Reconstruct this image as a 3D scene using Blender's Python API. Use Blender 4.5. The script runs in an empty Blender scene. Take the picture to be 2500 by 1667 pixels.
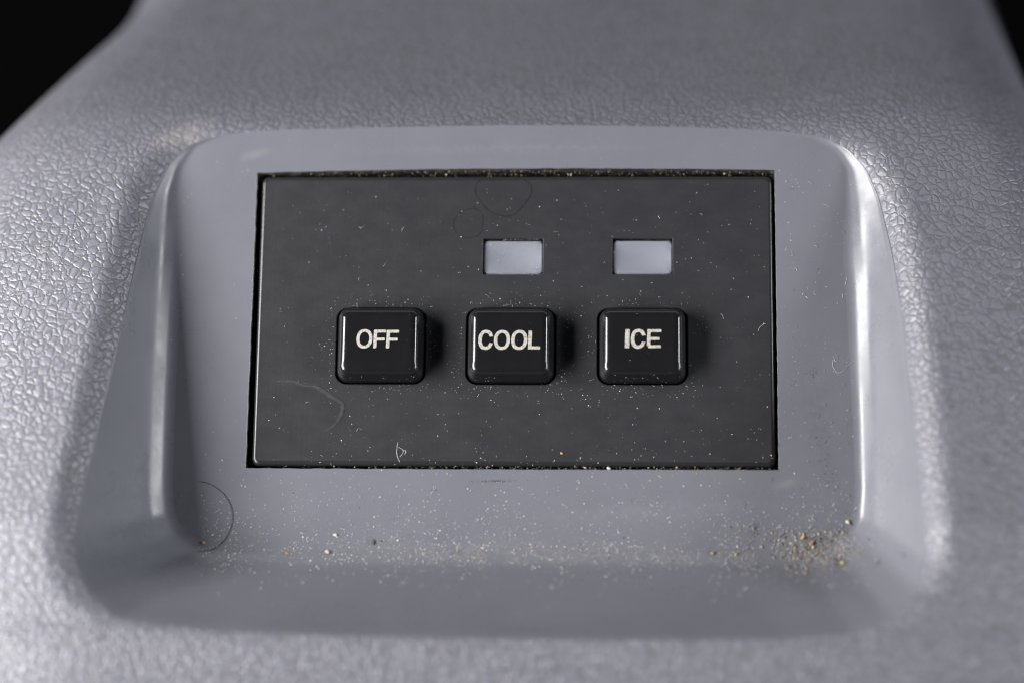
import bpy, bmesh, math, random
import numpy as np
from mathutils import Vector, Matrix
from mathutils.bvhtree import BVHTree
from mathutils import noise as mnoise

random.seed(7); RNG = np.random.default_rng(7)
SC = bpy.context.scene
COL = SC.collection
MM = 0.001                                  # everything below is modelled in millimetres

# ------------------------------------------------------------------ camera
cam_d = bpy.data.cameras.new('camera'); cam = bpy.data.objects.new('camera', cam_d); COL.objects.link(cam)
CAM_R = ((0.99891366, 0.01245498, -0.04490410), (-0.00122040, 0.97028123, 0.24197694), (0.04658343, -0.24165927, 0.96924238))
cam.matrix_world = Matrix.Translation(Vector((15.7068, -85.5953, 330.1170)) * MM) @ Matrix(CAM_R).transposed().to_4x4()
cam_d.sensor_width = 36; cam_d.lens = 90; cam_d.clip_start = 0.01; cam_d.clip_end = 20
cam_d.dof.use_dof = True; cam_d.dof.focus_distance = 0.340; cam_d.dof.aperture_fstop = 6.0
SC.camera = cam

# ------------------------------------------------------------------ dim cabin light, side windows
w = bpy.data.worlds.new('World'); SC.world = w; w.use_nodes = True
w.node_tree.nodes['Background'].inputs[0].default_value = (0.80, 0.86, 1.0, 1)
w.node_tree.nodes['Background'].inputs[1].default_value = 0.03
def window_light(name, loc, target, sx, sy, power, col):
    l = bpy.data.lights.new(name, 'AREA'); l.shape = 'RECTANGLE'; l.size = sx; l.size_y = sy
    l.energy = power; l.color = col
    o = bpy.data.objects.new(name, l); COL.objects.link(o); o.location = loc
    o.rotation_euler = (Vector(target) - Vector(loc)).to_track_quat('-Z', 'Y').to_euler()
window_light('left_window_light', (-0.45, -0.055, 0.272), (0, 0, 0), 0.60, 0.165, 10.6, (1.0, 0.985, 0.98))
window_light('right_window_light', (0.68, -0.03, 0.30), (0, 0, 0), 0.66, 0.085, 5.8, (0.95, 0.97, 1.0))
window_light('windscreen_light', (0.05, 0.62, 0.15), (0, 0, 0), 1.2, 0.15, 0.6, (0.92, 0.96, 1.0))
SC.cycles.filter_width = 1.15
SC.view_settings.view_transform = 'Standard'; SC.view_settings.look = 'None'
SC.view_settings.exposure = 0; SC.view_settings.gamma = 1; SC.view_settings.use_curve_mapping = False

# ------------------------------------------------------------------ helpers
def put(name, verts, faces, mat, parent=None, smooth=True, flat_faces=None):
    me = bpy.data.meshes.new(name)
    me.from_pydata([tuple(float(c) * MM for c in v) for v in verts], [], faces)
    me.update()
    if smooth:
        fl = np.ones(len(me.polygons), bool)
        if flat_faces is not None: fl[flat_faces] = False
        me.polygons.foreach_set('use_smooth', fl)
    me.materials.append(mat)
    o = bpy.data.objects.new(name, me); COL.objects.link(o)
    if parent: o.parent = parent
    return o
def thing(name, label, cat, loc=(0, 0, 0)):
    o = bpy.data.objects.new(name, None); COL.objects.link(o); o.location = [c * MM for c in loc]
    o.empty_display_size = 0.01; o['label'] = label; o['category'] = cat
    return o
def loft(rings, closed=True, cap=None):
    n = len(rings[0]); V = [p for r in rings for p in r]; F = []
    for k in range(len(rings) - 1):
        for i in range(n if closed else n - 1):
            j = (i + 1) % n
            F.append((k * n + i, k * n + j, (k + 1) * n + j, (k + 1) * n + i))
    if cap: F.append(tuple((len(rings) - 1) * n + i for i in range(n)))
    return V, F
def rrect(hx, hy, r, z, cx=0, cy=0, seg=8):
    pts = []
    for (sx, sy, a0) in ((1, 1, 0), (-1, 1, 90), (-1, -1, 180), (1, -1, 270)):
        for k in range(seg + 1):
            a = math.radians(a0 + 90 * k / seg)
            pts.append((cx + sx * (hx - r) + r * math.cos(a), cy + sy * (hy - r) + r * math.sin(a), z))
    return pts
def planar_fill(loops, z, up=True):
    """triangulated flat sheet bounded by the first loop with the others as holes"""
    bm = bmesh.new(); E = []
    for L in loops:
        vs = [bm.verts.new((p[0], p[1], z)) for p in L]
        E += [bm.edges.new((vs[i], vs[(i + 1) % len(vs)])) for i in range(len(vs))]
    bmesh.ops.triangle_fill(bm, use_beauty=True, use_dissolve=False, edges=E)
    bm.verts.index_update()
    V = [tuple(v.co) for v in bm.verts]; F = []
    for f in bm.faces:
        idx = [v.index for v in f.verts]
        if (f.normal.z < 0) == up: idx.reverse()
        F.append(tuple(idx))
    bm.free()
    return V, F
def merge(*parts):
    V, F = [], []
    for v, f in parts:
        b = len(V); V += list(v); F += [tuple(i + b for i in q) for q in f]
    return V, F

class NT:
    def __init__(s, name):
        s.m = bpy.data.materials.new(name); s.m.use_nodes = True
        s.t = s.m.node_tree; s.b = s.t.nodes['Principled BSDF']
        s.co = s.t.nodes.new('ShaderNodeTexCoord').outputs['Object']
    def node(s, typ, inputs=None, **props):
        n = s.t.nodes.new(typ)
        for k, v in props.items(): setattr(n, k, v)
        for k, v in (inputs or {}).items(): s.set(n.inputs[k], v)
        return n
    def set(s, sock, v):
        if isinstance(v, bpy.types.NodeSocket): s.t.links.new(v, sock)
        else: sock.default_value = v
    def P(s, **kw):
        for k, v in kw.items(): s.set(s.b.inputs[k.replace('_', ' ')], v)
    def noise(s, scale, detail=3, rough=0.5, vec=None, dist=0):
        return s.node('ShaderNodeTexNoise', {'Vector': vec or s.co, 'Scale': scale, 'Detail': detail, 'Roughness': rough, 'Distortion': dist})
    def ramp(s, fac, a, b, c0=(0, 0, 0, 1), c1=(1, 1, 1, 1)):
        n = s.node('ShaderNodeValToRGB', {'Fac': fac}); e = n.color_ramp.elements
        e[0].position = a; e[1].position = b; e[0].color = c0; e[1].color = c1
        return n.outputs['Color']
    def mix(s, fac, a, b, blend='MIX'):
        n = s.node('ShaderNodeMix', data_type='RGBA', blend_type=blend)
        s.set(n.inputs[0], fac); s.set(n.inputs[6], a); s.set(n.inputs[7], b)
        return n.outputs[2]
    def math(s, op, a, b=0.0, c=0.0):
        n = s.node('ShaderNodeMath', operation=op); s.set(n.inputs[0], a); s.set(n.inputs[1], b); s.set(n.inputs[2], c)
        return n.outputs[0]
    def maprange(s, v, a, b, c=0.0, d=1.0, smooth=True):
        n = s.node('ShaderNodeMapRange', {'Value': v, 'From Min': a, 'From Max': b, 'To Min': c, 'To Max': d})
        n.interpolation_type = 'SMOOTHSTEP' if smooth else 'LINEAR'
        return n.outputs[0]
    def bump(s, h, strength, dist, normal=None):
        n = s.node('ShaderNodeBump', {'Height': h, 'Strength': strength, 'Distance': dist})
        if normal is not None: s.set(n.inputs['Normal'], normal)
        return n.outputs['Normal']
def c3(r, g, b): return (r, g, b, 1)

# ------------------------------------------------------------------ materials
def spot(t, x, y, rx, ry, rot, soft=0.9):
    """soft elliptical patch of residue or painted light at (x, y) in mm, broken up by noise"""
    m = t.node('ShaderNodeMapping', {'Vector': t.co, 'Location': (x * MM, y * MM, 0), 'Rotation': (0, 0, rot), 'Scale': (rx * MM, ry * MM, 1.0)}, vector_type='TEXTURE').outputs[0]
    n = t.node('ShaderNodeVectorMath', {0: m}, operation='LENGTH').outputs['Value']
    n = t.math('ADD', n, t.math('MULTIPLY', t.math('SUBTRACT', t.noise(420, 3).outputs['Fac'], 0.5), 0.9))
    return t.maprange(n, 1.0, 1.0 - soft)
def mat_leather():
    t = NT('grained_grey_vinyl')
    warp = t.noise(560, 3)
    wv = t.node('ShaderNodeVectorMath', {0: warp.outputs['Color'], 1: (0.5, 0.5, 0.5)}, operation='SUBTRACT').outputs[0]
    wv = t.node('ShaderNodeVectorMath', {0: wv, 3: 0.0015}, operation='SCALE').outputs[0]
    co = t.node('ShaderNodeVectorMath', {0: t.co, 1: wv}, operation='ADD').outputs[0]
    big = t.node('ShaderNodeTexVoronoi', {'Vector': co, 'Scale': 870.0, 'Randomness': 1.0}, feature='DISTANCE_TO_EDGE').outputs['Distance']
    fine = t.node('ShaderNodeTexVoronoi', {'Vector': co, 'Scale': 1350.0, 'Randomness': 1.0}, feature='DISTANCE_TO_EDGE').outputs['Distance']
    a = t.maprange(big, 0.0, 0.18)
    b = t.maprange(fine, 0.0, 0.34)
    weak = t.maprange(t.noise(330, 2).outputs['Fac'], 0.35, 0.65, 0.05, 0.45)
    dome = t.maprange(big, 0.0, 0.6)
    h = t.math('ADD', t.math('ADD', t.math('MULTIPLY', a, 0.75), t.math('MULTIPLY', dome, 0.7)), t.math('MULTIPLY', b, weak))
    h = t.math('ADD', h, t.math('MULTIPLY', t.noise(1500, 3, 0.6).outputs['Fac'], 0.30))
    h = t.math('ADD', h, t.math('MULTIPLY', t.noise(5200, 2).outputs['Fac'], 0.15))
    tone = t.mix(t.noise(45, 4).outputs['Fac'], c3(0.122, 0.123, 0.149), c3(0.150, 0.150, 0.177))
    dirt = t.math('SUBTRACT', 1.0, a)  # mask of the grain grooves, where the base colour gets darker
    tone = t.mix(t.math('MULTIPLY', t.math('POWER', dirt, 2.0), 0.6), tone, c3(0.075, 0.073, 0.072))  # darkens the base colour in the grain grooves
    tone = t.mix(t.math('MULTIPLY', spot(t, -45.6, 25.4, 6.5, 3.2, 0.5), 0.28), tone, c3(0.34, 0.31, 0.28))
    t.P(Base_Color=tone, Roughness=t.maprange(t.noise(260, 3).outputs['Fac'], 0.3, 0.7, 0.38, 0.50), Normal=t.bump(h, 0.85, 0.000082))
    t.b.inputs['Specular IOR Level'].default_value = 0.72
    return t.m
def mat_tray():
    t = NT('smooth_grey_plastic')
    cloud = t.noise(70, 5, 0.6).outputs['Fac']
    base = t.mix(cloud, c3(0.117, 0.119, 0.139), c3(0.140, 0.142, 0.162))
    for q in ((-35.4, 22.9, 2.6, 0.9, 0.35), (35.9, -22.4, 2.4, 0.9, 0.35)):  # pale streaks of reflected light painted into the base colour
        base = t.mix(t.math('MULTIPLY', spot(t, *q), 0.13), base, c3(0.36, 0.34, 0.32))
    for q, am, cc in (((39.5, -30.5, 6.5, 2.6, 0.35), 0.55, c3(0.055, 0.046, 0.038)), ((40.5, -15, 3.2, 9, 0.1), 0.22, c3(0.06, 0.058, 0.06)), ((-43.5, -26, 3.0, 6, 0.2), 0.25, c3(0.06, 0.058, 0.06)),
                      ((-2.0, -22.15, 1.7, 0.16, 0.02), 0.6, c3(0.05, 0.05, 0.055)), ((31.9, -28.4, 0.4, 1.3, -0.35), 0.5, c3(0.05, 0.046, 0.042)), ((20, -26, 22, 1.6, 0.06), 0.18, c3(0.22, 0.215, 0.22)), ((0, 23.6, 30, 0.9, 0.01), 0.18, c3(0.21, 0.21, 0.225))):
        brk = t.maprange(t.noise(1100, 5, 0.7).outputs['Fac'], 0.36, 0.62)
        base = t.mix(t.math('MULTIPLY', t.math('MULTIPLY', spot(t, *q), brk), am), base, cc)
    film = t.math('MULTIPLY', t.maprange(t.math('ADD', spot(t, 3, -31.8, 52, 3.2, 0, 1.0), spot(t, 39, -31, 7, 3.5, 0.3, 1.0)), 0.1, 1.4), t.maprange(t.noise(1600, 5, 0.7).outputs['Fac'], 0.38, 0.72))
    base = t.mix(t.math('MULTIPLY', film, 0.4), base, c3(0.29, 0.265, 0.225))
    sc = t.node('ShaderNodeMapping', {'Vector': t.co, 'Scale': (1.0, 0.06, 1.0)}).outputs[0]
    scr = t.noise(2600, 2, 0.5, sc).outputs['Fac']
    fine = t.noise(9000, 2).outputs['Fac']
    rough = t.maprange(t.noise(95, 6, 0.65).outputs['Fac'], 0.3, 0.7, 0.22, 0.42)
    t.P(Base_Color=base, Roughness=rough,
        Normal=t.bump(t.math('ADD', t.math('MULTIPLY', scr, 0.4), fine), 0.30, 0.00002))
    return t.m
def mat_grime():
    t = NT('dirt_caked_edge')
    n = t.noise(900, 6, 0.7).outputs['Fac']
    t.P(Base_Color=t.mix(t.ramp(n, 0.48, 0.72), c3(0.016, 0.014, 0.012), c3(0.22, 0.175, 0.12)), Roughness=0.85,
        Normal=t.bump(n, 1.0, 0.0003))
    return t.m
def mat_face():
    t = NT('black_panel_plastic')
    cl = t.noise(60, 5, 0.6).outputs['Fac']; cl2 = t.noise(22, 3).outputs['Fac']
    wipe = t.node('ShaderNodeMapping', {'Vector': t.co, 'Rotation': (0, 0, 0.6), 'Scale': (0.6, 1.0, 1.0)}).outputs[0]
    cl = t.noise(380, 6, 0.7, wipe).outputs['Fac']
    base = t.mix(t.ramp(cl, 0.15, 0.85), c3(0.0152, 0.0154, 0.0183), c3(0.0178, 0.0180, 0.0210))
    base = t.mix(t.math('MULTIPLY', t.maprange(cl2, 0.5, 0.75), 0.12), base, c3(0.0185, 0.018, 0.0195))
    fine = t.noise(7000, 2).outputs['Fac']
    t.P(Base_Color=base, Roughness=t.maprange(t.noise(320, 6, 0.7, wipe).outputs['Fac'], 0.3, 0.7, 0.44, 0.52), Normal=t.bump(t.math('ADD', fine, t.math('MULTIPLY', t.noise(2400, 2, 0.5, t.node('ShaderNodeMapping', {'Vector': t.co, 'Rotation': (0, 0, 1.1), 'Scale': (1.0, 0.04, 1.0)}).outputs[0]).outputs['Fac'], 0.5)), 0.45, 0.00003))
    return t.m
def mat_button():
    t = NT('glossy_black_plastic')
    sc = t.node('ShaderNodeMapping', {'Vector': t.co, 'Rotation': (0, 0, 0.6), 'Scale': (1.0, 0.05, 1.0)}).outputs[0]
    scr = t.noise(1800, 2, 0.5, sc).outputs['Fac']
    t.P(Base_Color=c3(0.008, 0.008, 0.009), Roughness=t.maprange(t.noise(260, 5, 0.65).outputs['Fac'], 0.3, 0.7, 0.11, 0.24),
        Normal=t.bump(t.math('ADD', scr, t.math('MULTIPLY', t.noise(350, 3).outputs['Fac'], 3.0)), 0.10, 0.00002))
    return t.m
def mat_letter():
    t = NT('worn_white_paint')
    n = t.noise(3600, 4, 0.65).outputs['Fac']
    t.P(Base_Color=t.mix(t.ramp(n, 0.36, 0.54), c3(0.20, 0.17, 0.13), c3(0.40, 0.385, 0.345)), Roughness=0.55, Normal=t.bump(n, 0.4, 0.00006))
    return t.m
def mat_lens():
    t = NT('milky_lens_plastic')
    t.P(Base_Color=c3(0.215, 0.225, 0.258), Roughness=0.32)
    t.b.inputs['Subsurface Weight'].default_value = 1.0
    t.b.inputs['Subsurface Radius'].default_value = (1.0, 1.0, 1.1)
    t.b.inputs['Subsurface Scale'].default_value = 0.0011
    return t.m
def mat_plain(name, col, rough=0.6, **kw):
    t = NT(name); t.P(Base_Color=col, Roughness=rough)
    return t.m
def mat_speck(name, cols, rough=0.7):
    """each loose grain takes its own colour"""
    t = NT(name)
    r = t.node('ShaderNodeNewGeometry').outputs['Random Per Island']
    n = t.node('ShaderNodeValToRGB', {'Fac': r}); n.color_ramp.interpolation = 'CONSTANT'
    e = n.color_ramp.elements
    while len(e) < len(cols): e.new(0.5)
    acc = 0.0
    for k, (wt, c) in enumerate(cols):
        e[k].position = acc; e[k].color = c; acc += wt
    t.P(Base_Color=n.outputs['Color'], Roughness=rough)
    return t.m
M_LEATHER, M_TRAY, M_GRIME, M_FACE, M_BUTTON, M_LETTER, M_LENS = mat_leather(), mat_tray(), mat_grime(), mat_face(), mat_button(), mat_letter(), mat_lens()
M_RIM = mat_plain('rubbed_black_edge', c3(0.016, 0.016, 0.018), 0.30)
M_BLACK = mat_plain('black_housing', c3(0.006, 0.006, 0.006), 0.7)

# ------------------------------------------------------------------ carpet far below, its unlit darkness put into a near-black colour
def carpet():
    t = NT('carpet_painted_dark'); t.P(Base_Color=c3(0.0004, 0.0004, 0.0005), Roughness=0.95)
    t.b.inputs['Specular IOR Level'].default_value = 0.05
    o = put('carpet_floor', [(-1500, -1500, -380), (1500, -1500, -380), (1500, 1500, -380), (-1500, 1500, -380)], [(0, 1, 2, 3)], t.m, smooth=False)
    o['kind'] = 'structure'; o['label'] = 'carpet far below the console, its shadow painted as black'; o['category'] = 'carpet'
carpet()

# ------------------------------------------------------------------ console: scooped recess and grained shell
# crease of the recess floor (x, y)  |  rim where the smooth scoop meets the grained shell (x, y, z)
PAIRS = [(-0.53,26.71,-0.54,26.96,0.0),(-22.86,26.46,-22.86,26.62,0.0),(-33.4,26.12,-33.4,26.35,0.0),(-40.73,25.30,-40.43,25.60,0.09),(-44.25,23.71,-44.45,24.13,0.42),
(-46.03,20.72,-47.0,21.35,0.98),(-46.61,17.63,-48.75,17.00,2.03),(-46.65,13.68,-49.63,11.94,3.16),(-46.77,5.36,-50.72,2.72,5.24),(-46.86,-2.87,-51.68,-5.60,7.11),
(-46.88,-10.28,-52.59,-12.87,8.75),(-46.78,-18.27,-53.50,-20.43,10.45),(-46.69,-23.25,-54.18,-25.47,11.58),(-46.22,-27.03,-54.60,-31.4,13.0),(-44.71,-29.92,-54.2,-35.36,13.81),
(-41.86,-31.81,-52.3,-39.2,14.52),(-37.24,-32.48,-48.2,-42.72,15.4),(-26.92,-32.60,-36.5,-44.19,15.79),(-13.22,-32.47,-18.0,-44.73,15.91),(0.20,-32.34,0.4,-44.98,15.97),
(15.73,-32.30,18.9,-44.97,15.97),(29.0,-32.35,34.38,-44.75,15.92),(38.0,-32.20,42.90,-43.98,15.74),(42.50,-31.45,47.76,-41.96,15.29),(45.18,-29.49,51.11,-38.71,14.56),
(46.36,-26.91,52.40,-34.43,13.60),(46.78,-22.88,52.36,-29.0,12.4),(46.67,-14.70,51.98,-20.06,10.36),(46.44,-6.54,51.58,-11.5,8.5),(46.19,0.88,51.12,-2.74,6.47),
(45.69,10.19,50.03,7.80,4.09),(45.42,16.87,48.68,15.8,2.25),(45.0,20.85,47.01,20.44,1.25),(43.22,23.5,44.62,23.4,0.6),(40.32,24.99,41.0,25.22,0.2),
(34.47,25.81,35.0,26.05,0.0),(24.49,26.33,24.49,26.58,0.0),(12.71,26.61,12.71,26.86,0.0)]
def resample(P, n, sig):
    P = np.array(P + [P[0]], float)
    mid = (P[:, :2] + P[:, 2:4]) / 2
    s = np.concatenate([[0], np.cumsum(np.hypot(*np.diff(mid, axis=0).T))])
    L = s[-1]; u = np.arange(n) * L / n
    Q = np.stack([np.interp(u, s, P[:, k]) for k in range(P.shape[1])], 1)
    d = np.arange(n); d = np.minimum(d, n - d) * L / n
    g = np.exp(-0.5 * (d / sig) ** 2); g /= g.sum()
    return np.real(np.fft.ifft(np.fft.fft(Q, axis=0) * np.fft.fft(g)[:, None], axis=0))
NS = 760
Q = resample(PAIRS, NS, 0.7)
CR = Q[:, :2]; RM = Q[:, 2:4]; RZ = np.maximum(Q[:, 4], 0)
tan = np.roll(CR, -2, 0) - np.roll(CR, 2, 0)
nin = np.stack([-tan[:, 1], tan[:, 0]], 1); nin /= np.linalg.norm(nin, axis=1)[:, None]
if (nin * CR).sum() > 0: nin = -nin

HWL = ([-70, -40, -10, 10, 23, 32.3, 39.9, 47.1, 53.1, 57.8, 62, 69.5, 95], [93, 92, 88, 84.5, 80.5, 75.2, 71.5, 68, 64.9, 63.4, 63.0, 62.9, 62])
HWR = ([-70, -40, 0, 23, 41.7, 49.3, 56.1, 63.3, 69.5, 95], [88, 87, 82, 77.5, 74.4, 73.8, 73.2, 72.6, 72.2, 69])
def smooth_tab(tab):
    y = np.linspace(-80, 95, 700); h = np.interp(y, *tab)
    k = np.exp(-0.5 * (np.arange(-24, 25) / 6.0) ** 2); k /= k.sum()
    return y, np.convolve(np.pad(h, 24, mode='edge'), k, 'valid')
HWL, HWR = smooth_tab(HWL), smooth_tab(HWR)
def S(x, y):
    """height of the grained shell above the switch plane"""
    sp = np.logaddexp(0, (y - 27.0) / 3.0) * 3.0
    z = np.interp(y, [-43, -30, 8, 26], [0.25, 2.5, 2.5, 1.5]) + 0.225 * (26 - y) - 0.80 * sp
    nb = np.maximum(-43.5 - y, 0); z = z - np.where(nb < 12, nb * nb / 24, nb - 6)
    ax = np.maximum(np.abs(x) - 49, 0); z = z - ax * ax / 140
    hw = np.where(x < 0, np.interp(y, *HWL), np.interp(y, *HWR))
    r = 15.0; q = np.maximum((r - (hw - np.abs(x))) / r, 0); qc = np.minimum(q, 0.955)
    z = z - r * (1 - np.sqrt(1 - qc * qc)) - (q - qc) * r * 3.4
    return z

def build_console():
    t = thing('console', 'grey moulded car console with grained shell around a smooth scooped recess', 'console')
    run = np.linalg.norm(RM - CR, axis=1)
    fl = np.minimum(2.6, 0.35 + 0.48 * RZ)
    A = CR + nin * fl[:, None] * 0.75
    tb = np.minimum(0.45, fl / np.maximum(run, 1e-3))
    B = np.column_stack([CR + (RM - CR) * tb[:, None], RZ * tb])
    A3 = np.column_stack([A, np.zeros(NS)]); C3 = np.column_stack([CR, np.zeros(NS)]); R3 = np.column_stack([RM, RZ])
    rings = []
    for k in range(11):
        u = k / 10                       # softened chamfer between floor and wall
        K1 = A3 + (C3 - A3) * 0.45; K2 = B + (C3 - B) * 0.45; M1 = K1 + (K2 - K1) * 0.28; M2 = K1 + (K2 - K1) * 0.72
        if u <= 0.4: q = u / 0.4; rings.append((1 - q) ** 2 * A3 + 2 * q * (1 - q) * K1 + q * q * M1)
        elif u < 0.6: q = (u - 0.4) / 0.2; rings.append(M1 + (M2 - M1) * q)
        else: q = (u - 0.6) / 0.4; rings.append((1 - q) ** 2 * M2 + 2 * q * (1 - q) * K2 + q * q * B)
    for (u, dz) in ((0.15, 0), (0.3, 0), (0.45, 0), (0.6, 0), (0.72, 0.0), (0.78, 0.01), (0.82, 0.04), (0.86, 0.08), (0.90, 0.11), (0.94, 0.10), (0.97, 0.06), (1.0, 0.0)):
        p = B + (R3 - B) * u; p = p.copy(); p[:, 2] += dz * np.minimum(1, RZ / 4); rings.append(p)
    # opening for the switch panel, its upper edge slightly bowed, edges a little ragged
    op = []
    def edge(a, b, n, bow=0.0, ax=1):
        for k in range(n):
            u = k / n; p = [a[0] + (b[0] - a[0]) * u, a[1] + (b[1] - a[1]) * u]
            p[ax] += bow * 4 * u * (1 - u) + (random.uniform(-0.035, 0.035) if k else 0); op.append(tuple(p))
    edge((35.0, -20.5), (34.95, 20.5), 60, 0.0, 0); edge((34.95, 20.5), (-35.08, 20.25), 90, 0.42)
    edge((-35.08, 20.25), (-35.15, -20.5), 60, 0.0, 0); edge((-35.15, -20.5), (35.0, -20.5), 90, -0.05)
    opz = [(x, y, 0.0) for x, y in op]
    cx = np.array(op); inn = cx * np.array([1 - 0.10 / 35, 1 - 0.10 / 20.5])
    fV, fF = planar_fill([[tuple(a) for a in A], [tuple(i * (1 + 0.0)) for i in cx * np.array([1 + 0.09 / 35, 1 + 0.09 / 20.5])]], 0.0)
    eV, eF = loft([[(x * (1 + 0.09 / 35), y * (1 + 0.09 / 20.5), 0) for x, y in op], [(x * (1 + 0.03 / 35), y * (1 + 0.03 / 20.5), 0.035) for x, y in op], [(x, y, -0.09) for x, y in op]])
    V, F = loft([[tuple(p) for p in r] for r in rings])
    F = [tuple(reversed(f)) for f in F] if True else F
    nf = len(fF)
    VV, FF = merge((fV, fF), (eV, eF), (V, F))
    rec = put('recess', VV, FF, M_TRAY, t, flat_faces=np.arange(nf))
    rec['label'] = 'smooth grey scooped recess with dusty floor and sloping walls'
    wV, wF = loft([[(x, y, -0.09) for x, y in op], [(x, y, -6) for x, y in op]])
    o = put('opening_edge', wV, wF, M_GRIME, t); o['label'] = 'dirt caked inner edge of the switch opening'
    # grained shell
    ang = np.arctan2(RM[:, 1] + 8, RM[:, 0]); d = np.stack([np.cos(ang), np.sin(ang)], 1)
    with np.errstate(divide='ignore'):
        hx = np.where(d[:, 0] > 0, 122, 128) / np.abs(d[:, 0]); hy = np.where(d[:, 1] > 0, 125, 110) / np.abs(d[:, 1])
    O = np.array([0, -8]) + d * np.minimum(hx, hy)[:, None]
    e = RZ - S(RM[:, 0], RM[:, 1]); Lp = np.interp(RM[:, 1], [-43, -36, 27], [2.2, 4.2, 4.2])
    rings = []
    K = 170
    for k in range(K):
        g = (k / (K - 1)); g = 0.25 * g + 0.75 * g ** 2.2
        p = RM + (O - RM) * g
        dist = np.linalg.norm(p - RM, axis=1)
        z = S(p[:, 0], p[:, 1]) + e * np.maximum(0, 1 - dist / Lp) ** 2
        rings.append(np.column_stack([p, z]))
    sV, sF = loft([[tuple(p) for p in r] for r in rings])
    sF = [tuple(reversed(f)) for f in sF]
    sh = put('shell', sV, sF, M_LEATHER, t); sh['label'] = 'leather grained grey shell around the recess'
    return t, (VV, FF), (sV, sF)
CONSOLE, REC_GEO, SHELL_GEO = build_console()

# ------------------------------------------------------------------ switch panel
BUT = [('OFF', -17.65, -3.88), ('COOL', -0.30, -3.90), ('ICE', 17.17, -3.90)]
LENS = [(-0.18, 8.46), (17.18, 8.48)]
PZ = -0.10
def polyround(pts, r, seg=4):
    """round the corners of a closed outline"""
    out = []; n = len(pts)
    for i in range(n):
        p0, p, p1 = (np.array(pts[(i + k) % n], float) for k in (-1, 0, 1))
        a = p0 - p; b = p1 - p; la = np.linalg.norm(a); lb = np.linalg.norm(b); q = min(r, la * 0.45, lb * 0.45)
        A = p + a / la * q; B = p + b / lb * q
        for k in range(seg + 1):
            u = k / seg; out.append(tuple((1 - u) ** 2 * A + 2 * u * (1 - u) * p + u * u * B))
    return out
def solid(outer, z0, z1, bev, hole=None):
    """letter body: raised outline with a small rounded edge"""
    def inset(L, d):
        L = np.array(L); t = np.roll(L, -1, 0) - np.roll(L, 1, 0); n = np.stack([-t[:, 1], t[:, 0]], 1)
        n /= np.maximum(np.linalg.norm(n, axis=1), 1e-9)[:, None]
        return L + n * d
    parts = []; loops = []
    for q, L in enumerate([outer] + ([hole] if hole else [])):
        area = sum(L[i][0] * L[(i + 1) % len(L)][1] - L[(i + 1) % len(L)][0] * L[i][1] for i in range(len(L)))
        if (area < 0) == (q == 0): L = L[::-1]
        R = [[(x, y, z0) for x, y in L], [(x, y, z1 - bev) for x, y in L], [(x, y, z1 - bev * 0.3) for x, y in inset(L, bev * 0.3)]]
        top = [tuple(p) for p in inset(L, bev)]; R.append([(x, y, z1) for x, y in top])
        parts.append(loft(R)); loops.append(top)
    parts.append(planar_fill(loops, z1))
    return merge(*parts)
def ell(cx, cy, rx, ry, a0=0, a1=360, n=40, pw=2.25):
    out = []
    for k in range(n + (0 if a1 - a0 >= 360 else 1)):
        a = math.radians(a0 + (a1 - a0) * k / n); c, s = math.cos(a), math.sin(a)
        out.append((cx + rx * math.copysign(abs(c) ** (2 / pw), c), cy + ry * math.copysign(abs(s) ** (2 / pw), s)))
    return out
def letter_outline(ch, x0, x1, y0, y1, w):
    """x, y in drawing units, y up"""
    cx, cy, rx, ry = (x0 + x1) / 2, (y0 + y1) / 2, (x1 - x0) / 2, (y1 - y0) / 2
    r = 16
    if ch == 'O': return ell(cx, cy, rx, ry), ell(cx, cy, rx - w, ry - w * 0.93)
    if ch == 'C':
        o = ell(cx, cy, rx, ry, 34, 326, 34); i = ell(cx, cy, rx - w, ry - w * 0.93, 28, 332, 34)
        o[0] = (x1 - 3, cy + ry * 0.34); i[0] = (x1 - w - 2, cy + ry * 0.30); o[-1] = (x1 - 3, cy - ry * 0.34); i[-1] = (x1 - w - 2, cy - ry * 0.30)
        L = o + i[::-1]
        return L, None
    h = y1 - y0
    if ch == 'I': return polyround([(x0, y0), (x1, y0), (x1, y1), (x0, y1)], r), None
    if ch == 'L': return polyround([(x0, y0), (x1, y0), (x1, y0 + w * 0.88), (x0 + w, y0 + w * 0.88), (x0 + w, y1), (x0, y1)], r), None
    m = y0 + h * 0.50
    if ch == 'F': return polyround([(x0, y0), (x0 + w, y0), (x0 + w, m - w * .5), (x1 - 18, m - w * .5), (x1 - 18, m + w * .38), (x0 + w, m + w * .38), (x0 + w, y1 - w * .9), (x1, y1 - w * .9), (x1, y1), (x0, y1)], r), None
    if ch == 'E': return polyround([(x0 + 26, y0), (x1, y0), (x1, y0 + w * .9), (x0 + w, y0 + w * .9), (x0 + w, m - w * .42), (x1 - 24, m - w * .42), (x1 - 24, m + w * .46), (x0 + w, m + w * .46), (x0 + w, y1 - w * .9), (x1, y1 - w * .9), (x1, y1), (x0, y1), (x0, y0 + 40), (x0 + 20, y0 + 34)], r * .8), None
TEXT = {'OFF': [('O', 486, 746, -820, -500, 52), ('F', 766, 968, -815, -510, 54), ('F', 976, 1180, -817, -513, 54)],
        'COOL': [('C', 336, 582, -843, -513, 58), ('O', 592, 854, -843, -515, 55), ('O', 874, 1137, -843, -513, 55), ('L', 1151, 1349, -833, -523, 57)],
        'ICE': [('I', 594, 668, -813, -502, 58), ('C', 688, 932, -823, -497, 58), ('E', 952, 1179, -813, -502, 55)]}
TCX = {'OFF': (832, -660, -17.80, -3.69), 'COOL': (842, -678, -0.37, -3.82), 'ICE': (885, -660, 17.23, -3.65)}

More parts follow.
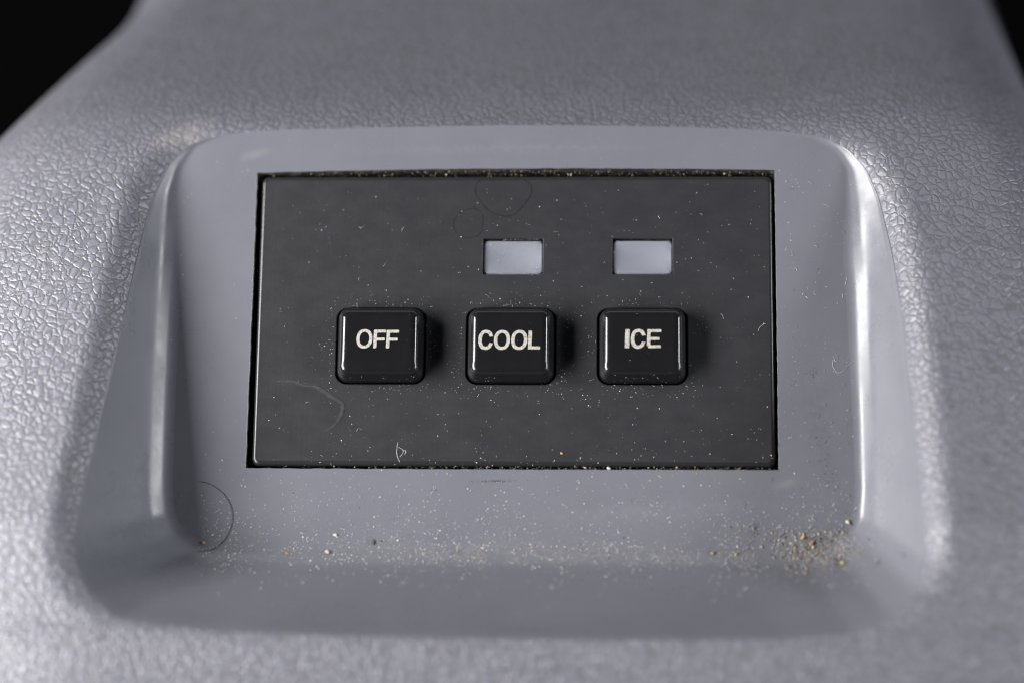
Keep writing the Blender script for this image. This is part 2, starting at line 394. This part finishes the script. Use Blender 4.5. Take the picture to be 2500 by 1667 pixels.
def build_panel():
    t = thing('switch_panel', 'black rectangular switch panel with two pale indicator windows and three glossy buttons', 'switch panel', (0, 0, 0))
    hx, hy, cxp, cyp = 34.55, 19.95, 0.12, -0.15
    rings = []
    for (ins, z) in [(0, -5.5), (0, PZ - 0.62)] + [(0.62 * (1 - math.cos(a)), PZ - 0.62 + 0.62 * math.sin(a)) for a in (math.radians(10 * q) for q in range(1, 10))]:
        rings.append(rrect(hx - ins, hy - ins, 1.0 - ins * 0.6, z, cxp, cyp, 5))
    rimV, rimF = loft(rings)
    parts = []
    loops = [rings[-1]]
    holes = [rrect(5.98, 5.20, 1.55, PZ, bx, by, 7) for _, bx, by in BUT] + [rrect(4.03, 2.50, 0.12, PZ, lx, ly, 2) for lx, ly in LENS]
    for i, H in enumerate(holes):
        b = 0.12 if i < 3 else 0.05
        cx, cy = (BUT[i][1:] if i < 3 else LENS[i - 3])
        def grow(d, z, sx=(5.98 if i < 3 else 4.03), sy=(5.20 if i < 3 else 2.50), r=(1.55 if i < 3 else 0.12), s=(7 if i < 3 else 2)):
            return rrect(sx + d, sy + d, r + d, z, cx, cy, s)
        R = [grow(b, PZ), grow(b * .3, PZ - b * .3), grow(0, PZ - b), grow(0, PZ - 2.2)]
        loops.append(R[0]); v, f = loft(R); parts.append((v, f))
    ff = planar_fill(loops, PZ)
    V, F = merge(ff, *parts)
    face = put('faceplate', V, F, M_FACE, t, flat_faces=np.arange(len(ff[1]))); face['label'] = 'smudged matt black faceplate'
    rim = put('panel_rim', rimV, rimF, M_RIM, t); rim['label'] = 'rounded edge of the black panel, rubbed shiny'
    geo = [(V, F), (rimV, rimF)]
    put('housing', [(-33, -19, -2.2), (33, -19, -2.2), (33, 19, -2.2), (-33, 19, -2.2), (-36.5, -22, -5.6), (36.5, -22, -5.6), (36.5, 22, -5.6), (-36.5, 22, -5.6)],
        [(0, 1, 2, 3), (4, 5, 6, 7), (0, 4, 5, 1), (1, 5, 6, 2), (2, 6, 7, 3), (3, 7, 4, 0)], M_BLACK, t, smooth=False)
    for i, (lx, ly) in enumerate(LENS):
        R = [rrect(3.96 - a, 2.36 - a, 0.35, z, lx + 0.03, ly - 0.10, 5) for a, z in ((0, -2.15), (0, PZ - 0.46), (0.03, PZ - 0.37), (0.09, PZ - 0.32), (0.17, PZ - 0.30))]
        v, f = loft(R)
        f = f + [tuple(reversed(range(len(R[0]))))]; base = len(v); GX, GY = 26, 16
        for gy in range(GY + 1):                      # shallow dished top, edge tucked under the rounded border
            for gx in range(GX + 1):
                u, w2 = 2 * gx / GX - 1, 2 * gy / GY - 1
                v.append((lx + 0.03 + 3.81 * u, ly - 0.10 + 2.21 * w2, PZ - 0.302 - 0.60 * (1 - u * u) * (1 - w2 * w2)))
        for gy in range(GY):
            for gx in range(GX):
                i0 = base + gy * (GX + 1) + gx; f.append((i0, i0 + 1, i0 + GX + 2, i0 + GX + 1))
        o = put('indicator_lens', v, f, M_LENS, t)
        o['label'] = ('milky indicator window above the COOL button', 'milky indicator window above the ICE button')[i]
        geo.append((v, f))
    for name, bx, by in BUT:
        R = []
        prof = [(0.0, -2.0), (0.0, 0.1), (0.10, 0.7), (0.24, 1.4), (0.40, 1.80)]
        for k in range(1, 13):
            a = math.radians(90 * k / 12); prof.append((0.40 + 1.28 * (1 - math.cos(a)), 1.80 + 1.20 * math.sin(a)))
        prof += [(1.9, 2.998), (2.2, 2.99)]
        for ins, z in prof:
            iy = ins * (1.0 + 0.20 * min(1, ins / 1.0))
            sh = 0.22 * min(1, ins / 1.5); R.append(rrect(5.74 - ins, 4.98 - iy - sh, max(0.40, 1.42 - 0.66 * ins), z, 0, sh, 8))
        v, f = loft(R, cap=True)
        b = put('button', v, f, M_BUTTON, t)
        b.location = (bx * MM, by * MM, 0)
        b['label'] = 'glossy black push button marked ' + name
        geo.append(([(x + bx, y + by, z) for x, y, z in v], f))
        ux, uy, mx, my = TCX[name]
        for ch, x0, x1, y0, y1, wd in TEXT[name]:
            o, h = letter_outline(ch, x0, x1, y0, y1, wd)
            k = 0.0081
            tr = lambda L: [((x - ux) * k + mx - bx + ((y - uy) * k) * 0.03, (y - uy) * k + my - by) for x, y in L]
            v, f = solid(tr(o), 2.96, 3.03, 0.03, tr(h) if h else None)
            l = put('letter', v, f, M_LETTER, b, smooth=False); l['label'] = 'worn cream letter ' + ch
    return t, geo
PANEL, PANEL_GEO = build_panel()

# ------------------------------------------------------------------ loose dirt: what has settled on the console
def bvh_of(geos):
    V, F = merge(*geos)
    return BVHTree.FromPolygons([tuple(map(float, v)) for v in V], F)
BVH = bvh_of([REC_GEO, SHELL_GEO] + PANEL_GEO)
def drop(x, y, zmax=60):
    h = BVH.ray_cast(Vector((x, y, zmax)), Vector((0, 0, -1)))
    return h[0], h[1]
def frame(n, a):
    n = n if n.z > 0 else -n
    t = Vector((math.cos(a), math.sin(a), 0)); t = (t - n * t.dot(n)).normalized()
    return t, n.cross(t), n
OCT = [(1, 0, 0), (-1, 0, 0), (0, 1, 0), (0, -1, 0), (0, 0, 1), (0, 0, -1)]
OCF = [(0, 2, 4), (2, 1, 4), (1, 3, 4), (3, 0, 4), (2, 0, 5), (1, 2, 5), (3, 1, 5), (0, 3, 5)]
class Heap:
    def __init__(s): s.V, s.F = [], []
    def grain(s, x, y, r, flat=0.6, lift=0.5, z=None):
        if z is None and mnoise.noise(Vector((x * 0.23, y * 0.23, 3.7))) + 0.5 * mnoise.noise(Vector((x * 0.9, y * 0.9, 1.3))) < random.uniform(-0.75, 0.25): return
        p, n = drop(x, y) if z is None else (Vector((x, y, z)), Vector((0, 0, 1)))
        if p is None: return
        t, b, n = frame(n, random.uniform(0, 6.28)); base = len(s.V)
        a = [r * random.uniform(0.6, 1.25), r * random.uniform(0.5, 1.1), r * flat * random.uniform(0.7, 1.2)]
        c = p + n * (a[2] * lift)
        for v in OCT:
            j = [random.uniform(0.75, 1.25) for _ in range(3)]
            s.V.append(tuple(c + t * v[0] * a[0] * j[0] + b * v[1] * a[1] * j[1] + n * v[2] * a[2] * j[2]))
        s.F += [tuple(i + base for i in f) for f in OCF]
    def thread(s, pts, r, lift=0.03, tilt=0.0):
        """thin three-sided fibre lying on whatever is below the (x, y) points"""
        P = []
        for k, q in enumerate(pts):
            p, n = drop(*q)
            if p is None: return
            P.append(p + Vector((0, 0, lift + r + tilt * math.sin(math.pi * k / max(1, len(pts) - 1)))))
        base = len(s.V)
        for k, p in enumerate(P):
            d = (P[min(k + 1, len(P) - 1)] - P[max(k - 1, 0)])
            d = d.normalized() if d.length > 1e-9 else Vector((1, 0, 0))
            u = d.cross(Vector((0, 0, 1))).normalized(); w = u.cross(d)
            for q in range(3):
                a = q * 2.0944; s.V.append(tuple(p + (u * math.cos(a) + w * math.sin(a)) * r))
        for k in range(len(P) - 1):
            for q in range(3):
                a, b = base + k * 3 + q, base + k * 3 + (q + 1) % 3
                s.F.append((a, b, b + 3, a + 3))
        s.F += [(base, base + 1, base + 2), (base + len(P) * 3 - 1, base + len(P) * 3 - 2, base + len(P) * 3 - 3)]
    def curl(s, x, y, L, r, bend):
        if any(abs(x - bx) < 6.2 and -4.2 < y - by < 5.4 for _, bx, by in BUT): return
        a = random.uniform(0, 6.28); pts = [(x, y)]; k = random.uniform(-bend, bend)
        for _ in range(7):
            a += k + random.uniform(-0.3, 0.3); x += math.cos(a) * L / 7; y += math.sin(a) * L / 7; pts.append((x, y))
        s.thread(pts, r, 0.01, random.uniform(0, 0.15))
    def done(s, name, mat, label, cat):
        o = put(name, s.V, s.F, mat, smooth=False); o['kind'] = 'stuff'; o['label'] = label; o['category'] = cat
        return o
def smooth_path(P, n=8, closed=False):
    P = [np.array(p, float) for p in P]; N = len(P); out = []
    for i in range(N if closed else N - 1):
        if closed: p0, p1, p2, p3 = P[i - 1], P[i], P[(i + 1) % N], P[(i + 2) % N]
        else: p0, p1, p2, p3 = P[max(i - 1, 0)], P[i], P[i + 1], P[min(i + 2, N - 1)]
        for k in range(n):
            u = k / n
            out.append(tuple(0.5 * (2 * p1 + (p2 - p0) * u + (2 * p0 - 5 * p1 + 4 * p2 - p3) * u * u + (3 * p1 - p0 - 3 * p2 + p3) * u ** 3)))
    if not closed: out.append(tuple(P[-1]))
    return out
PALE = mat_speck('pale_dust', [(0.55, c3(0.50, 0.50, 0.50)), (0.25, c3(0.62, 0.60, 0.54)), (0.13, c3(0.42, 0.37, 0.26)), (0.07, c3(0.30, 0.20, 0.12))])
TAN = mat_speck('crumb_dust', [(0.40, c3(0.30, 0.24, 0.15)), (0.20, c3(0.42, 0.38, 0.29)), (0.22, c3(0.17, 0.11, 0.065)), (0.05, c3(0.38, 0.30, 0.08)), (0.13, c3(0.045, 0.036, 0.03))])
SLOT = mat_speck('slot_grime', [(0.5, c3(0.05, 0.042, 0.03)), (0.25, c3(0.16, 0.12, 0.07)), (0.15, c3(0.30, 0.25, 0.16)), (0.10, c3(0.02, 0.018, 0.016))])
DARK = mat_speck('dark_grit', [(0.7, c3(0.018, 0.017, 0.017)), (0.3, c3(0.05, 0.04, 0.035))])
FIB = mat_speck('lint_fibre', [(0.8, c3(0.55, 0.55, 0.56)), (0.12, c3(0.40, 0.36, 0.30)), (0.04, c3(0.35, 0.08, 0.08)), (0.04, c3(0.10, 0.16, 0.40))])
G = random.gauss; U = random.uniform
def sz(a, b): return (a + (b - a) * random.random() ** 3) * 1.08

d = Heap()
for _ in range(1250):                                                   # switch panel, thicker to the right and below
    x, y = U(-34, 34), U(-19.5, 19)
    if any(abs(x - bx) < 6 and abs(y - by) < 5.2 for _, bx, by in BUT): continue
    if random.random() < 0.25 + 0.45 * (x + 34) / 68 + 0.3 * (19 - y) / 38: d.grain(x, y, sz(0.025, 0.085))
for _, bx, by in BUT:                                                  # rings of dust round each button
    for _ in range(260):
        a = U(0, 6.28); k = 1.04 + abs(G(0, 0.16)); c, q = math.cos(a), math.sin(a); m = max(abs(c), abs(q) * 1.12)
        d.grain(bx + c / m * 6.1 * k, by + q / m * 5.9 * k, sz(0.025, 0.075))
    for _ in range(34): d.grain(bx + U(-5, 5), by - 4.9 + G(0, 0.25), sz(0.025, 0.07))
    for _ in range(14): d.grain(bx + U(-5, 5), by + U(-4.6, 4), sz(0.02, 0.045))
for _ in range(4600): d.grain(U(-41, 44), -33.5 + abs(G(0, 6.2)), sz(0.025, 0.10))   # near floor of the recess
for _ in range(1700): d.grain(U(-40, 44), -32.3 + G(0, 1.5), sz(0.03, 0.12))
for _ in range(420): d.grain(U(-38, 42), -35.5 + G(0, 2.0), sz(0.04, 0.13))
for _ in range(520): d.grain(U(35.5, 46), U(-30, 22), sz(0.025, 0.08))
for _ in range(130): d.grain(U(-46, -36), U(-30, 22), sz(0.025, 0.08))
for _ in range(60): d.grain(U(-40, 40), U(21.5, 26), sz(0.02, 0.06))
for _ in range(380): d.grain(40 + G(0, 5), -31.5 + G(0, 2.4), sz(0.03, 0.11))
for _ in range(60): d.grain(U(-60, 60), U(27, 38), sz(0.03, 0.11))
d.done('dust', PALE, 'pale dust specks settled over the panel and the recess floor', 'dust')
c = Heap()
for _ in range(700):
    x, y = 38.5 + G(0, 4.6), -31.6 + G(0, 1.9)
    c.grain(x, y, sz(0.04, 0.21), 0.7)
for _ in range(120): c.grain(U(5, 44), -32.4 + G(0, 1.3), sz(0.05, 0.18), 0.7)
for _ in range(60): c.grain(44 + G(0, 1.0), -28 + G(0, 2.2), sz(0.05, 0.17), 0.7)
for _ in range(60): c.grain(U(-40, 5), -31.6 + G(0, 1.6), sz(0.05, 0.16), 0.7)
c.done('crumb_litter', TAN, 'tan and yellow crumbs heaped in the lower right corner of the recess', 'crumbs')
g = Heap()
for _ in range(900):                                                   # grime packed into the slot round the panel
    x = U(-33, 34.5)
    top = random.random() < 0.45
    y = (20.0 + U(0.0, 0.7)) if top else (-20.45 + U(0, 0.32))
    if not top and x < -14 and random.random() < 0.75: continue
    g.grain(x, y, sz(0.05, 0.17), 0.8, 0.5, z=U(-1.3, -0.35) if top else U(-0.75, -0.15))
for _ in range(70): g.grain(U(-1.5, 3.4), 8.46 + 2.33 + U(0, 0.12), sz(0.04, 0.10), 0.8, 0.5, z=PZ - U(0.1, 0.35))
for _ in range(30): g.grain(U(13.4, 20.9), 8.48 + 2.36 + U(0, 0.1), sz(0.03, 0.07), 0.8, 0.5, z=PZ - U(0.1, 0.35))
g.done('grime', SLOT, 'brown grime packed into the slot around the switch panel', 'grime')
k = Heap()
for (x, y, sx, sy, n, rot) in ((-1.98, -22.14, 1.4, 0.09, 110, 0.03), (31.85, -28.41, 0.22, 1.0, 80, -0.35), (39.8, -7.32, 0.6, 0.30, 46, 0.3), (41.05, -17.69, 0.5, 0.9, 40, 0.2),
                               (41.55, -21.75, 0.5, 0.7, 40, 0.2), (42.7, -32.4, 0.9, 0.25, 120, 0.75), (36.5, -8.6, 2.4, 1.6, 20, 0), (-9.98, -23.39, 0.5, 0.06, 26, 0), (44, -29, 1.2, 1.6, 40, 0), (39.2, -29.9, 0.7, 0.25, 60, -0.7)):
    for _ in range(n):
        a, b = G(0, sx), G(0, sy); k.grain(x + a * math.cos(rot) - b * math.sin(rot), y + a * math.sin(rot) + b * math.cos(rot), sz(0.03, 0.10), 0.3)
for _ in range(60): k.grain(-46.2 + G(0, 0.9), U(-29, 2), sz(0.03, 0.08), 0.4)
for _ in range(70): k.grain(U(-30, 44), U(-33, -22), sz(0.03, 0.09), 0.5)
k.done('grit', DARK, 'dark grit and smudged dirt on the grey recess floor', 'grit')
f = Heap()
for _ in range(55): f.curl(U(-33, 33), U(-19, 16), sz(0.25, 0.9), 0.011, 0.7)
for _ in range(200): f.curl(U(-40, 44), -33.5 + abs(G(0, 5.5)), sz(0.25, 1.1), 0.013, 0.8)
for _ in range(70): f.curl(39 + G(0, 4), -31.5 + G(0, 2.2), sz(0.3, 1.2), 0.018, 0.8)
for _ in range(40): f.curl(U(36, 46), U(-28, 20), sz(0.3, 1.1), 0.015, 0.8)
for _, bx, by in BUT:
    for _ in range(16): f.curl(bx + U(-6.5, 6.5), by + random.choice([-5.2, 5.3]) + G(0, 0.4), sz(0.25, 0.7), 0.011, 0.8)
f.done('lint', FIB, 'short pale lint fibres scattered over panel and recess', 'lint')

def strand(name, paths, r, mat, label, cat, lift=0.02):
    h = Heap()
    for p in paths: h.thread(smooth_path(p, 6), r, lift)
    o = put(name, h.V, h.F, mat, smooth=True); o['label'] = label; o['category'] = cat
M_HAIR = mat_plain('dark_hair', c3(0.010, 0.009, 0.009), 0.4); M_LINT = mat_plain('white_fibre', c3(0.55, 0.54, 0.53), 0.6)
strand('hair', [[(-41.23, -22.33), (-39.94, -22.63), (-38.52, -23.44), (-37.32, -24.72), (-36.68, -26.23), (-36.62, -27.85), (-37.13, -29.47), (-38.0, -30.63), (-39.12, -31.45), (-40.94, -31.8)]], 0.032, M_HAIR,
       'dark curved hair lying in the lower left corner of the recess floor', 'hair')
strand('fibre', [[(-15.08, -17.02), (-15.16, -17.58), (-15.19, -18.29), (-15.06, -18.99), (-14.77, -19.6)], [(-14.98, -17.65), (-14.67, -17.79), (-14.32, -18.07), (-14.45, -18.5), (-14.78, -18.99)], [(-14.39, -18.1), (-14.05, -18.08), (-14.0, -18.35), (-14.15, -18.6)]], 0.024, M_LINT,
       'white looped fibre at the bottom edge of the black panel', 'fibre')
strand('fibre', [[(42.38, -5.23), (42.56, -5.85), (42.84, -5.82), (42.95, -5.2), (42.58, -5.04)], [(42.35, -5.7), (42.27, -6.1), (42.35, -6.8), (42.91, -7.48), (43.76, -7.09), (44.34, -6.4), (45.2, -5.82)]], 0.018, M_LINT,
       'pale coiled fibre on the grey floor right of the panel', 'fibre')
strand('fibre', [[(32.49, -1.82), (32.69, -1.33), (33.16, -0.93), (33.45, -0.83)], [(33.16, -0.93), (33.3, -0.65)]], 0.026, M_LINT, 'short pale fibre beside the right edge of the black panel', 'fibre')
strand('fibre', [[(18.18, -24.99), (18.45, -25.4), (18.73, -25.26)]], 0.025, M_LINT, 'small bent pale fibre on the floor below the panel', 'fibre')

def crumb(x, y, r, col, label, z=None, sq=0.75, name='crumb'):
    p, n = drop(x, y)
    if z is not None: p = Vector((x, y, z)); n = Vector((0, 0, 1))
    r *= 0.78
    bm = bmesh.new(); bmesh.ops.create_icosphere(bm, subdivisions=2, radius=1.0)
    rr = random.Random(int(x * 100 + y)); off = [rr.uniform(0, 9) for _ in range(3)]
    t, b, n = frame(n, rr.uniform(0, 6))
    V = []
    for v in bm.verts:
        q = v.co; s_ = 0.8 + 0.22 * math.sin(q.x * 3.1 + off[0]) * math.cos(q.y * 2.7 + off[1]) + 0.16 * math.sin(q.z * 4 + off[2]) + rr.uniform(-0.07, 0.07)
        V.append(tuple(p + n * (r * sq * 0.6) + t * q.x * s_ * r * 1.2 + b * q.y * s_ * r * 0.85 + n * q.z * s_ * r * sq))
    F = [tuple(v.index for v in fc.verts) for fc in bm.faces]; bm.free()
    m = NT('crumb_surface'); nz = m.noise(5000, 4, 0.6).outputs['Fac']
    m.P(Base_Color=m.mix(nz, c3(*(c_ * 0.6 for c_ in col)), c3(*(min(1, c_ * 1.3) for c_ in col))), Roughness=0.7, Normal=m.bump(nz, 0.5, 0.00008))
    o = put(name, V, F, m.m, smooth=False); o['label'] = label; o['category'] = 'crumb'
crumb(-40.36, -30.54, 0.30, (0.42, 0.19, 0.06), 'orange crumb beside the dark curved hair')
crumb(6.56, -18.38, 0.24, (0.50, 0.28, 0.11), 'tan crumb near the bottom of the black panel')
crumb(12.75, -20.35, 0.40, (0.60, 0.58, 0.60), 'white flake wedged in the slot under the black panel', z=-0.35)
crumb(38.04, -29.35, 0.36, (0.48, 0.28, 0.11), 'orange brown grain above the crumb heap in the right corner')
crumb(39.10, -30.20, 0.44, (0.30, 0.19, 0.11), 'largest brown lump in the crumb heap of the right corner')
crumb(43.82, -27.38, 0.40, (0.60, 0.55, 0.42), 'cream chip against the right wall above the crumb heap')
crumb(42.86, -33.26, 0.40, (0.50, 0.40, 0.08), 'yellow crumb at the right end of the crumb heap')
crumb(26.29, -31.69, 0.34, (0.24, 0.20, 0.15), 'grey brown grain on the lower crease left of the crumb heap')
crumb(-23.98, -31.72, 0.40, (0.46, 0.42, 0.30), 'pale pebble on the lower crease below the panel corner')
crumb(-18.07, -30.31, 0.36, (0.10, 0.075, 0.055), 'dark brown crumb on the floor below the OFF button')
crumb(-23.01, -29.41, 0.32, (0.52, 0.50, 0.42), 'cream chip on the floor just above the pale pebble')
crumb(-29.24, -31.86, 0.34, (0.30, 0.19, 0.07), 'brown flake on the lower crease near the hair', sq=0.35)

# dried water rings and a lifted stain on the faceplate
FACE = bpy.data.objects['faceplate']
def mark_mat(name, col, alpha):
    t = NT(name); n = t.noise(500, 3).outputs['Fac']
    t.P(Base_Color=col, Roughness=0.5, Alpha=t.maprange(n, 0.3, 0.7, alpha * 0.55, alpha))
    return t.m
def ribbon(name, path, hw, mat, label, z, closed=True, taper=False):
    P = np.array(smooth_path(path, 6, closed)); n = len(P)
    T = (np.roll(P, -1, 0) - np.roll(P, 1, 0)) if closed else np.gradient(P, axis=0)
    N = np.stack([-T[:, 1], T[:, 0]], 1); N /= np.linalg.norm(N, axis=1)[:, None]
    wv = hw * (1 + 0.35 * np.sin(np.arange(n) * 0.9) * np.sin(np.arange(n) * 0.23))
    if taper: wv = wv * np.sin(np.linspace(0.05, math.pi - 0.05, n)) ** 0.6
    A = P + N * wv[:, None]; B = P - N * wv[:, None]
    V = [(x, y, z) for x, y in A] + [(x, y, z) for x, y in B]
    F = [(i, n + i, n + (i + 1) % n, (i + 1) % n) for i in range(n if closed else n - 1)]
    o = put(name, V, F, mat, FACE, smooth=False); o['label'] = label
    return o
M_RING = mark_mat('dried_water_edge', c3(0.010, 0.010, 0.012), 0.42); M_STAIN = mark_mat('dull_residue', c3(0.075, 0.075, 0.08), 0.5)
ribbon('water_ring', [(-5.38, 17.61), (-5.2, 18.7), (-4.56, 19.17), (-3.39, 19.17), (-1.7, 19.23), (-0.15, 19.26), (1.28, 19.16), (2.06, 18.55), (2.2, 17.6), (1.95, 16.65), (1.32, 15.85), (0.55, 14.9), (-0.35, 14.23), (-1.25, 14.07), (-2.28, 14.3), (-3.33, 14.77), (-4.11, 15.45), (-4.64, 16.26), (-5.17, 16.94)], 0.10, M_RING, 'larger dried water ring above the left indicator window', PZ + 0.006)
ribbon('water_ring', [(-8.2, 13.19), (-7.7, 14.29), (-6.44, 15.06), (-5.17, 15.06), (-4.42, 14.4), (-4.29, 12.97), (-4.69, 11.65), (-5.74, 11.1), (-7.01, 11.21), (-7.97, 11.98)], 0.085, M_RING, 'smaller dried water ring left of the indicator window', PZ + 0.006)
ST = [(-31.07, -8.7), (-29.95, -8.62), (-28.83, -8.66), (-27.7, -9.12), (-26.02, -9.33), (-24.88, -9.97), (-24.03, -10.53), (-22.47, -11.53), (-22.24, -12.24), (-22.42, -13.23), (-22.94, -14.22), (-23.62, -14.93), (-24.57, -15.57)]
ribbon('stain_edge', ST, 0.07, M_RING, 'dark ragged edge of a dried stain', PZ + 0.006, False, True)
ribbon('stain_edge', [(x - 0.38, y - 0.05) for x, y in ST], 0.26, M_STAIN, 'pale inner edge of a dried stain', PZ + 0.004, False, True)
